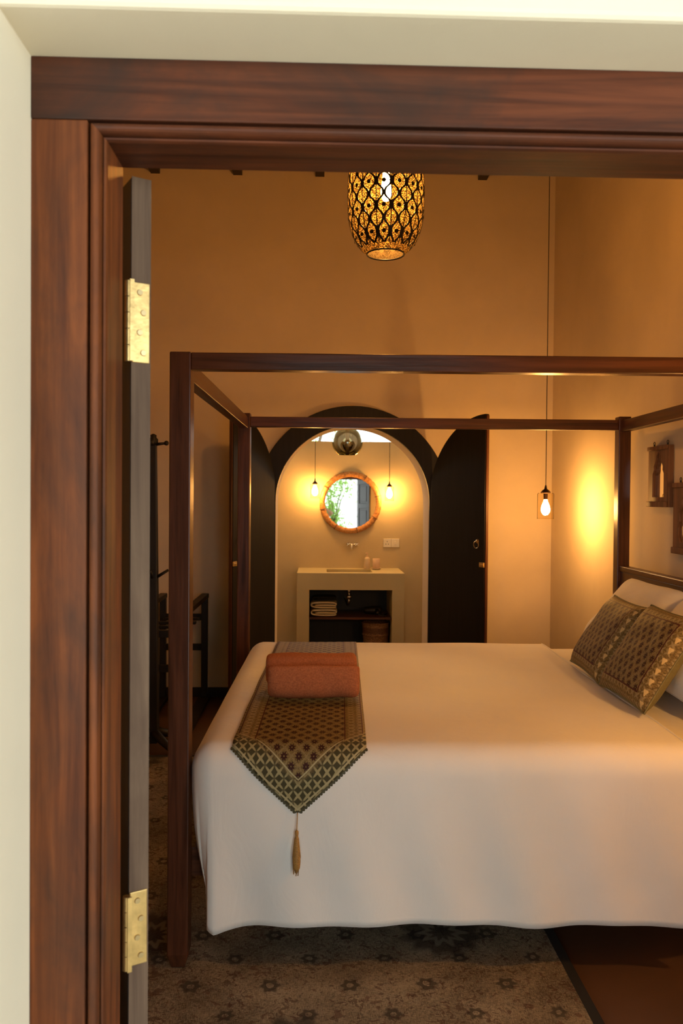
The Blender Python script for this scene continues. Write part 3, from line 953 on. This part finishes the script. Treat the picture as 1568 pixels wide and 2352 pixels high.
# folded towels on the shelf
def flat_towel(name, label, loc, w, d, h, mat, grp):
    t = thing(name, label, 'towel', loc, 0, grp)
    r = h / 2
    path = [(-w * .36, h * .42), (-w * .1, h * .5), (w * .3, h * .44), (w * .42, h * .44), (w * .47, h * .62), (w * .42, h * .80), (w * .1, h * .86), (-w * .3, h * .80), (-w * .44, h * .76), (-w * .485, h * .48), (-w * .44, h * .22), (-w * .1, h * .14), (w * .3, h * .16), (w * .46, h * .22)]
    mb = ribbon([(p[0], p[1]) for p in path], h * .27, 0, d, 5, .0012, .9)
    mb.v = [(v[1], v[0], v[2]) for v in mb.v]
    mb.build('towel_fold', mat, t, subsurf=1)
    return t
flat_towel('hand_towel', 'folded cream towel at the bottom of the shelf pile', (.072 - .005, 7.62, .478), .265, .30, .072, 'white_terry', 'folded towels on the vanity shelf')
flat_towel('hand_towel', 'folded cream towel in the middle of the shelf pile', (.072 - .007, 7.625, .552), .265, .29, .070, 'white_terry', 'folded towels on the vanity shelf')
flat_towel('hand_towel', 'folded dark towel topmost on the shelf pile', (.072, 7.66, .624), .245, .24, .040, 'dark_terry', 'folded towels on the vanity shelf')
# hair dryer, a dark shape on the shelf
hd = thing('hair_dryer', 'black hair dryer lying in shadow on the vanity shelf', 'hair dryer', (.56, 7.78, .476))
MB().lathe([(.028, -.10), (.036, -.07), (.042, 0), (.042, .055), (.034, .075), (.012, .08)], 20, (0, 0, .044), axis='X').build('barrel', 'iron', hd, smooth=True)
MB().tube([(.02, 0, .05), (.03, -.07, .045), (.025, -.135, .030)], [.022, .018, .016], 12).build('handle', 'iron', hd, smooth=True)
MB().tube([(.025, -.135, .03), (.06, -.15, .012), (.11, -.11, .008), (.10, -.03, .008), (.13, .02, .008)], .005, 6).build('lead', 'cord', hd, smooth=True)
# waste basket
wb = thing('waste_basket', 'brown woven wicker waste basket under the vanity shelf', 'basket', (.575, 7.76, 0))
MB().lathe([(.096, .0), (.105, .05), (.117, .18), (.131, .33), (.133, .40), (.127, .40), (.124, .33), (.110, .18), (.098, .05), (.085, .012), (.001, .012)], 36, closed_ends=False).build('body', 'wicker', wb, smooth=True)
MB().tube([(.130 * math.cos(2 * PI * i / 36), .130 * math.sin(2 * PI * i / 36), .402) for i in range(36)], .008, 8, True).build('rim', 'wicker', wb, smooth=True)
for hz in (.10, .20, .29):
    rr = .105 + (hz - .05) * .092 + .002
    MB().tube([(rr * math.cos(2 * PI * i / 36), rr * math.sin(2 * PI * i / 36), hz) for i in range(36)], .005, 6, True).build('band', 'wicker', wb, smooth=True)
# soap dispenser, tumbler, saucer
sd_ = thing('soap_dispenser', 'cream ceramic soap dispenser with pump beside the basin', 'soap dispenser', (.499 + .005, 8.055, VZ))
MB().lathe([(.031, 0), (.034, .004), (.033, .04), (.029, .09), (.027, .105), (.020, .116), (.013, .119)], 24).build('bottle', 'ceramic', sd_, smooth=True)
MB().lathe([(.011, .119), (.011, .128), (.005, .130), (.005, .155), (.009, .156), (.009, .164)], 14).build('pump', 'ceramic_pink', sd_)
MB().tube([(0, 0, .160), (-.012, -.02, .161), (-.016, -.034, .155)], .0035, 6).build('spout', 'ceramic_pink', sd_)
sa = tag(MB().lathe([(.030, 0), (.045, .006), (.052, .016), (.049, .016), (.042, .009), (.001, .007)], 28, closed_ends=False).build('saucer', 'ceramic', None, smooth=True), 'small cream saucer under the tumbler on the vanity', 'saucer')
sa.location = (.592, 7.97, VZ + .001)
tb = tag(MB().lathe([(.034, 0), (.035, .006), (.0385, .10), (.036, .10), (.033, .008), (.001, .006)], 28, closed_ends=False).build('tumbler', 'ceramic_pink', None, smooth=True), 'pinkish ceramic tumbler standing on a saucer', 'tumbler')
tb.location = (.592, 7.97, VZ + .010)
# tap
tp_ = thing('wall_tap', 'small chrome wall tap above the basin', 'tap', (.345, YV, 1.150))
for x in (-.03, .055):
    e_ = MB().lathe([(.018, 0), (.018, -.006), (.010, -.012), (.009, -.05)], 16, (x, 0, 0), axis='Y').build('valve', 'chrome', tp_, smooth=True)
    MB().tube([(x - .016, -.052, .012), (x + .016, -.052, -.012)], .004, 6).tube([(x - .016, -.052, -.012), (x + .016, -.052, .012)], .004, 6).build('cross_handle', 'chrome', e_)
MB().tube([(-.03, -.02, 0), (.055, -.02, 0)], .009, 10).build('bridge', 'chrome', tp_, smooth=True)
MB().tube([(0, -.02, 0), (0, -.08, .012), (0, -.125, .008), (0, -.14, -.022), (0, -.14, -.045)], .010, 10).build('spout', 'chrome', tp_, smooth=True)
# socket and switch plate
sk = thing('socket_plate', 'white twin socket and switch plate on the bathroom wall', 'socket', (.757, YV, 1.165))
for x in (-.042, .042):
    pl = MB().box(x - .041, x + .041, -.010, 0, -.044, .044).build('plate', 'plastic', sk, bevel=.003)
    if x < 0:
        for q in ((0, .014), (-.013, -.012), (.013, -.012)):
            MB().box(x + q[0] - .003, x + q[0] + .003, -.0106, -.0095, q[1] - .005, q[1] + .005).build('pin_hole', 'iron', pl)
    else:
        MB().box(x - .010, x + .010, -.014, -.009, -.016, .016).build('rocker', 'plastic', pl, bevel=.002)
# rattan mirror
MR = .290
mi = thing('round_mirror', 'round mirror in a fat rattan ring above the vanity', 'mirror', (.333, YV - .012, 1.578))
mi.rotation_euler = (math.radians(-.5), 0, 0)
ringm = MB()
nn, mm = 144, 10
for i in range(nn):
    a = 2 * PI * i / nn
    tuber = .0285 * (1 + .05 * math.cos(a * 36)) * (1 - (.10 if i % 18 == 0 else 0))
    for k in range(mm):
        q = 2 * PI * k / mm
        r = MR + tuber * math.cos(q)
        ringm.v.append((r * math.cos(a), -.022 + tuber * .8 * math.sin(q), r * math.sin(a)))
for i in range(nn):
    for k in range(mm):
        i2, k2 = (i + 1) % nn, (k + 1) % mm
        ringm.f.append((i * mm + k, i * mm + k2, i2 * mm + k2, i2 * mm + k))
rf = ringm.build('rattan_ring', 'rattan', mi, smooth=True)
for i in range(8):
    a = 2 * PI * (i + .3) / 8
    pts = []
    for k in range(14):
        q = 2 * PI * k / 14; r = MR + .0315 * math.cos(q)
        pts.append((r * math.cos(a), -.022 + .026 * math.sin(q), r * math.sin(a)))
    MB().tube(pts, .0035, 6, True).build('binding', 'wicker', rf, smooth=True)
MB().lathe([(MR - .008, -.014), (MR - .008, -.008)], 64, axis='Y').build('glass', 'mirror', mi)

# ================================================================ carved mirror frames on the headboard wall
def carved_frame(name, label, yc, z0, W, H, hole, lean=0.0):
    T = .030
    d = thing(name, label, 'wall mirror', (XR - .004, yc, z0), 0, 'carved mirror frames above the headboard')
    # local: y along the wall (near side negative), z up, x out of the wall (negative)
    hw = W / 2
    half = [(0, hole[-1][1])] if False else hole
    inner = [(y, z) for y, z in hole] + [(-y, z) for y, z in reversed(hole) if y > 1e-6]
    # resample
    pts = []
    m = len(inner)
    for i in range(m):
        a, b = inner[i], inner[(i + 1) % m]
        for t in (0, .34, .67): pts.append((a[0] + (b[0] - a[0]) * t, a[1] + (b[1] - a[1]) * t))
    cz = H * .48
    outer = []
    for y, z in pts:
        dy, dz = y, z - cz
        k = min(hw / abs(dy) if abs(dy) > 1e-6 else 1e9, (H - cz if dz > 0 else cz) / abs(dz) if abs(dz) > 1e-6 else 1e9)
        outer.append((dy * k, cz + dz * k))
    for c in ((hw, 0), (-hw, 0), (hw, H), (-hw, H)):
        j = min(range(len(outer)), key=lambda q: (outer[q][0] - c[0]) ** 2 + (outer[q][1] - c[1]) ** 2); outer[j] = c
    mb = MB(); n = len(pts)
    step = [(y * 1.0, z) for y, z in pts]
    for loop, x in ((outer, 0), (outer, -T), (pts, -T), (pts, -.010)):
        mb.v += [(x, y, z) for y, z in loop]
    for a in range(3):
        for i in range(n):
            j = (i + 1) % n; mb.f.append((a * n + i, a * n + j, (a + 1) * n + j, (a + 1) * n + i))
    fb = mb.build('carved_board', 'carved', d)
    # inner recessed slip following the arch
    mb2 = MB(); sc = .86
    ins = [(y * sc, H * .12 + (z - H * .12) * .93) for y, z in pts]
    for loop, x in ((pts, -.018), (ins, -.018), (ins, -.010)): mb2.v += [(x, y, z) for y, z in loop]
    for a in range(2):
        for i in range(n):
            j = (i + 1) % n; mb2.f.append((a * n + i, a * n + j, (a + 1) * n + j, (a + 1) * n + i))
    mb2.build('inner_slip', 'carved', d)
    gm = MB().box(-.002, .002, -hw * .8, hw * .8, H * .04, H * .97).build('mirror_glass', 'mirror', d)
    gm.location = (-.0145, 0, 0); gm.rotation_euler = (0, 0, lean)
    MB().box(-T - .012, -T, -hw, hw, 0, H * .09).build('sill', 'carved', d, bevel=.003)
    MB().box(-T - .010, -T, -hw, hw, H * .93, H).build('top_strip', 'carved', d, bevel=.003)
    MB().box(-T - .006, -T, -hw, -hw + .03, H * .09, H * .93).build('side_strip', 'carved', d, bevel=.002)
    for y in (-hw * .72, hw * .62):
        hk = MB().tube([(-T * .6, y, H), (-T * .6, y, H + .012)], .005, 8).build('hook', 'iron', d)
        MB().tube([(-T * .6 + .0, y + .009 * math.cos(2 * PI * i / 12), H + .018 + .009 * math.sin(2 * PI * i / 12)) for i in range(12)], .002, 5, True).build('ring', 'iron', hk)
    return d
h1 = [(.072, .055), (.072, .185), (.056, .205), (.058, .225), (.036, .255), (.020, .290), (.0, .305)]
carved_frame('carved_mirror', 'tall carved wooden mirror with a narrow pointed arch, beside the bed post', 4.340, 1.582, .255, .338, h1, -.105)
h2 = [(.075, .06), (.098, .10), (.098, .14), (.078, .17), (.085, .22), (.06, .26), (.055, .285), (.025, .31), (.0, .335)]
carved_frame('carved_mirror', 'carved wooden mirror with a scalloped arch, hung lower above the headboard', 3.995, 1.340, .300, .372, h2)

# ================================================================ coat stand and luggage rack by the arch wall
cs = thing('coat_stand', 'tall black wooden coat stand with pegs behind the open door', 'coat stand', (-1.062, 5.14, 0))
mb = MB()
for z, h in ((.03, .040), (.9, .034), (1.5, .027), (1.95, .021)):
    mb.v += [(-h, -h, z), (h, -h, z), (h, h, z), (-h, h, z)]
for k_ in range(3):
    for i in range(4):
        j = (i + 1) % 4; mb.f.append((k_ * 4 + i, k_ * 4 + j, k_ * 4 + 4 + j, k_ * 4 + 4 + i))
mb.f += [(3, 2, 1, 0), (12, 13, 14, 15)]
mb.build('pole', 'ebony', cs, bevel=.004)
MB().lathe([(.02, 1.95), (.03, 1.965), (.032, 1.985), (.02, 2.0), (.022, 2.012), (.006, 2.022)], 16).build('finial', 'ebony', cs, smooth=True)
for a in (0, PI / 2, PI, 3 * PI / 2):
    ca, sa_ = math.cos(a + .05), math.sin(a + .05)
    pg = MB().tube([(.018 * ca, .018 * sa_, 1.955), (.075 * ca, .075 * sa_, 1.962)], [.011, .008], 10).build('peg', 'ebony', cs, smooth=True)
    kn = MB().lathe([(.002, -.016), (.012, -.012), (.017, 0), (.012, .012), (.002, .016)], 12, (.083 * ca, .083 * sa_, 1.963)).build('knob', 'ebony', pg, smooth=True)
    p2 = MB().tube([(.028 * ca, .028 * sa_, 1.10), (.10 * ca, .10 * sa_, 1.145)], [.011, .009], 10).build('peg', 'ebony', cs, smooth=True)
for a in (PI / 4 + .1, 3 * PI / 4, 5 * PI / 4, 7 * PI / 4):
    ca, sa_ = math.cos(a), math.sin(a)
    MB().tube([(.02 * ca, .02 * sa_, .10), (.12 * ca, .12 * sa_, .06), (.24 * ca, .24 * sa_, .018)], [.03, .026, .018], 8).build('foot', 'ebony', cs, smooth=True)
lr_ = thing('luggage_rack', 'low black wooden luggage rack against the arch wall', 'luggage rack', (-1.06, 5.93, 0))
hx, hy = .165, .40
for x in (-hx, hx):
    for y in (-hy, hy):
        MB().box(x - .024, x + .024, y - .024, y + .024, .03, .815).build('leg', 'ebony', lr_, bevel=.003)
    MB().box(x - .028, x + .028, -hy - .03, hy + .03, .815, .850).build('top_rail', 'ebony', lr_, bevel=.003)
    MB().box(x - .045, x + .045, -hy - .09, hy + .05, 0, .03).build('runner_foot', 'ebony', lr_, bevel=.003)
for y in (-hy, hy):
    for z in (.40, .64):
        MB().box(-hx + .024, hx - .024, y - .016, y + .016, z, z + .05).build('crossbar', 'ebony', lr_, bevel=.003)
for i in range(4):
    y = -.30 + .2 * i
    MB().box(-hx + .024, hx - .024, y - .03, y + .03, .655, .675).build('slat', 'ebony', lr_, bevel=.003)

# ================================================================ garden outside (seen in the mirror and over the bathroom wall)
def tree(name, label, base, cz, rx, ry, rz, nleaf, seed):
    rnd = random.Random(seed)
    t = thing(name, label, 'tree', base)
    mb = MB()
    for _ in range(nleaf):
        while True:
            p = Vector((rnd.uniform(-1, 1), rnd.uniform(-1, 1), rnd.uniform(-1, 1)))
            if p.length < 1: break
        q = Vector((p.x * rx, p.y * ry, cz + p.z * rz))
        if math.sin(q.x * 7 + seed) + math.sin(q.z * 6 + q.x * 3) + math.sin(q.y * 5) < -.35: continue
        d = Vector((rnd.gauss(0, 1), rnd.gauss(0, 1), rnd.gauss(0, .6) - .4)).normalized()
        s_ = d.cross(Vector((rnd.gauss(0, 1), rnd.gauss(0, 1), rnd.gauss(0, 1)))).normalized()
        l = rnd.uniform(.06, .11); b = len(mb.v)
        mb.v += [tuple(q), tuple(q + d * l * .5 + s_ * l * .22), tuple(q + d * l), tuple(q + d * l * .5 - s_ * l * .22)]
        mb.f.append((b, b + 1, b + 2, b + 3))
    fo = mb.build('foliage', 'leaf', t); fo['kind'] = 'stuff'
    MB().tube([(0, 0, 0), (.05, .02, cz * .5), (0, 0, cz)], [.07, .055, .03], 10).build('trunk', 'bark', t, smooth=True)
    for k in range(5):
        a = k * 1.3 + seed
        MB().tube([(.02, 0, cz * .55), (rx * .35 * math.cos(a), ry * .35 * math.sin(a), cz), (rx * .7 * math.cos(a), ry * .7 * math.sin(a), cz + rz * .4)], [.03, .02, .008], 7).build('branch', 'bark', t, smooth=True)
    return t
tree('garden_tree', 'leafy green garden tree reflected in the round mirror', (.36, -3.6, 0), 1.75, .62, .7, 1.2, 4200, 2)
tree('garden_tree', 'leafy garden tree beyond the bathroom wall, seen above it', (-.25, 11.2, 0), 2.75, 1.0, .6, .7, 900, 5)

# ================================================================ the photographer, seen only as an elbow in the mirror
def person():
    d = thing('person', 'person in an olive shirt standing outside with elbow raised, seen in the round mirror', 'person', (-.02, -.42, 0))
    J = {'pel': (0, 0, .95, .125), 'bel': (0, .01, 1.10, .118), 'che': (0, 0, 1.28, .130), 'nkb': (0, -.01, 1.43, .075), 'nk': (0, .01, 1.50, .050), 'hd': (0, .03, 1.60, .080), 'top': (0, .02, 1.70, .070)}
    E = [('pel', 'bel'), ('bel', 'che'), ('che', 'nkb'), ('nkb', 'nk'), ('nk', 'hd'), ('hd', 'top')]
    for sx, t in ((1, 'r'), (-1, 'l')):
        J['hip' + t] = (.09 * sx, 0, .90, .088); J['kn' + t] = (.10 * sx, .02, .50, .058); J['an' + t] = (.10 * sx, -.01, .09, .040); J['to' + t] = (.12 * sx, .15, .035, .034)
        J['sh' + t] = (.17 * sx, 0, 1.40, .056)
        E += [('pel', 'hip' + t), ('hip' + t, 'kn' + t), ('kn' + t, 'an' + t), ('an' + t, 'to' + t), ('che', 'sh' + t)]
    J['elr'] = (.315, .12, 1.47, .040); J['wrr'] = (.125, .235, 1.585, .027); J['pmr'] = (.085, .27, 1.60, .024)
    J['ell'] = (-.22, .14, 1.22, .040); J['wrl'] = (-.085, .24, 1.47, .027); J['pml'] = (-.055, .275, 1.515, .024)
    E += [('shr', 'elr'), ('elr', 'wrr'), ('wrr', 'pmr'), ('shl', 'ell'), ('ell', 'wrl'), ('wrl', 'pml')]
    for t, sx in (('r', 1), ('l', -1)):
        p = J['pm' + t]
        for k in range(4):
            a = 'f%d%s' % (k, t); dz = .030 - .018 * k if t == 'r' else .022 - .015 * k
            J[a + '1'] = (p[0] - .012 * sx, p[1] + .035, p[2] + dz, .009); J[a + '2'] = (p[0] - .032 * sx, p[1] + (.058 if k in (1, 2) else .052), p[2] + dz, .008); J[a + '3'] = (p[0] - .052 * sx, p[1] + .050, p[2] + dz - .004, .007)
            E += [('pm' + t, a + '1'), (a + '1', a + '2'), (a + '2', a + '3')]
        J['th1' + t] = (p[0] - .022 * sx, p[1] - .002, p[2] - .022, .010); J['th2' + t] = (p[0] - .045 * sx, p[1] + .008, p[2] - .026, .008)
        E += [('pm' + t, 'th1' + t), ('th1' + t, 'th2' + t)]
    ks = list(J); ix = {k: i for i, k in enumerate(ks)}
    me = bpy.data.meshes.new('body'); me.from_pydata([J[k][:3] for k in ks], [(ix[a], ix[b]) for a, b in E], [])
    o = bpy.data.objects.new('body', me); C.objects.link(o)
    sk = o.modifiers.new('skin', 'SKIN'); sk.use_smooth_shade = True
    for i, k in enumerate(ks):
        v = me.skin_vertices[0].data[i]; rr = J[k][3]
        v.radius = (rr * (1.25 if k in ('che', 'bel', 'pel') else 1), rr * (.85 if k in ('che', 'bel', 'pel') else 1)); v.use_root = (k == 'pel')
    sb = o.modifiers.new('sub', 'SUBSURF'); sb.levels = 2; sb.render_levels = 2
    dg = bpy.context.evaluated_depsgraph_get()
    me2 = bpy.data.meshes.new_from_object(o.evaluated_get(dg))
    bpy.data.objects.remove(o)
    for mt_ in ('skin', 'shirt', 'trousers', 'shoe'): me2.materials.append(M[mt_])
    for p in me2.polygons:
        c = p.center; p.use_smooth = True
        if c.z < .075: p.material_index = 3
        elif c.z < .97 and abs(c.x) < .25: p.material_index = 2
        elif c.z < 1.455 and abs(c.x) < .215 and c.y < .11: p.material_index = 1
        else: p.material_index = 0
    b = bpy.data.objects.new('body', me2); C.objects.link(b); b.parent = d
    MB().lathe([(.060, 1.575), (.092, 1.60), (.102, 1.66), (.094, 1.72), (.065, 1.762), (.01, 1.777)], 20, (0, -.012, 0)).build('hair', 'cord', d, smooth=True)
    for x in (-.032, .032): MB().lathe([(.001, -.011), (.010, -.006), (.012, 0), (.010, .006), (.001, .011)], 10, (x, .098, 1.615)).build('eye', 'plastic', d, smooth=True)
    MB().tube([(0, .105, 1.625), (0, .126, 1.585), (0, .112, 1.572)], [.007, .013, .009], 8).build('nose', 'skin', d, smooth=True)
    MB().tube([(-.022, .103, 1.548), (0, .111, 1.545), (.022, .103, 1.548)], .005, 6).build('mouth', 'lip', d, smooth=True)
    for x in (-.083, .083): MB().lathe([(.002, -.03), (.012, -.015), (.014, .01), (.003, .03)], 10, (x, .02, 1.60)).build('ear', 'skin', d, smooth=True)
    cm = thing('photo_camera', 'black camera held up by the person outside the doorway', 'camera', (-.02, -.125, 1.555))
    MB().box(-.035, .045, -.020, .020, -.02, .105).build('camera_body', 'iron', cm, bevel=.006)
    MB().lathe([(.027, .02), (.029, .03), (.027, .062), (.024, .064)], 20, (.005, 0, .045), axis='Y').build('lens', 'iron', cm, smooth=True)
M['skin'] = simple('skin', (.42, .22, .13), .55, nscale=20, var=.08)
M['lip'] = simple('lip', (.34, .12, .09), .5)
M['shirt'] = simple('olive_shirt', (.16, .16, .10), .85, nscale=60)
M['trousers'] = simple('dark_trousers', (.05, .05, .06), .85, nscale=60)
M['shoe'] = simple('sandal_leather', (.09, .05, .03), .6)
person()
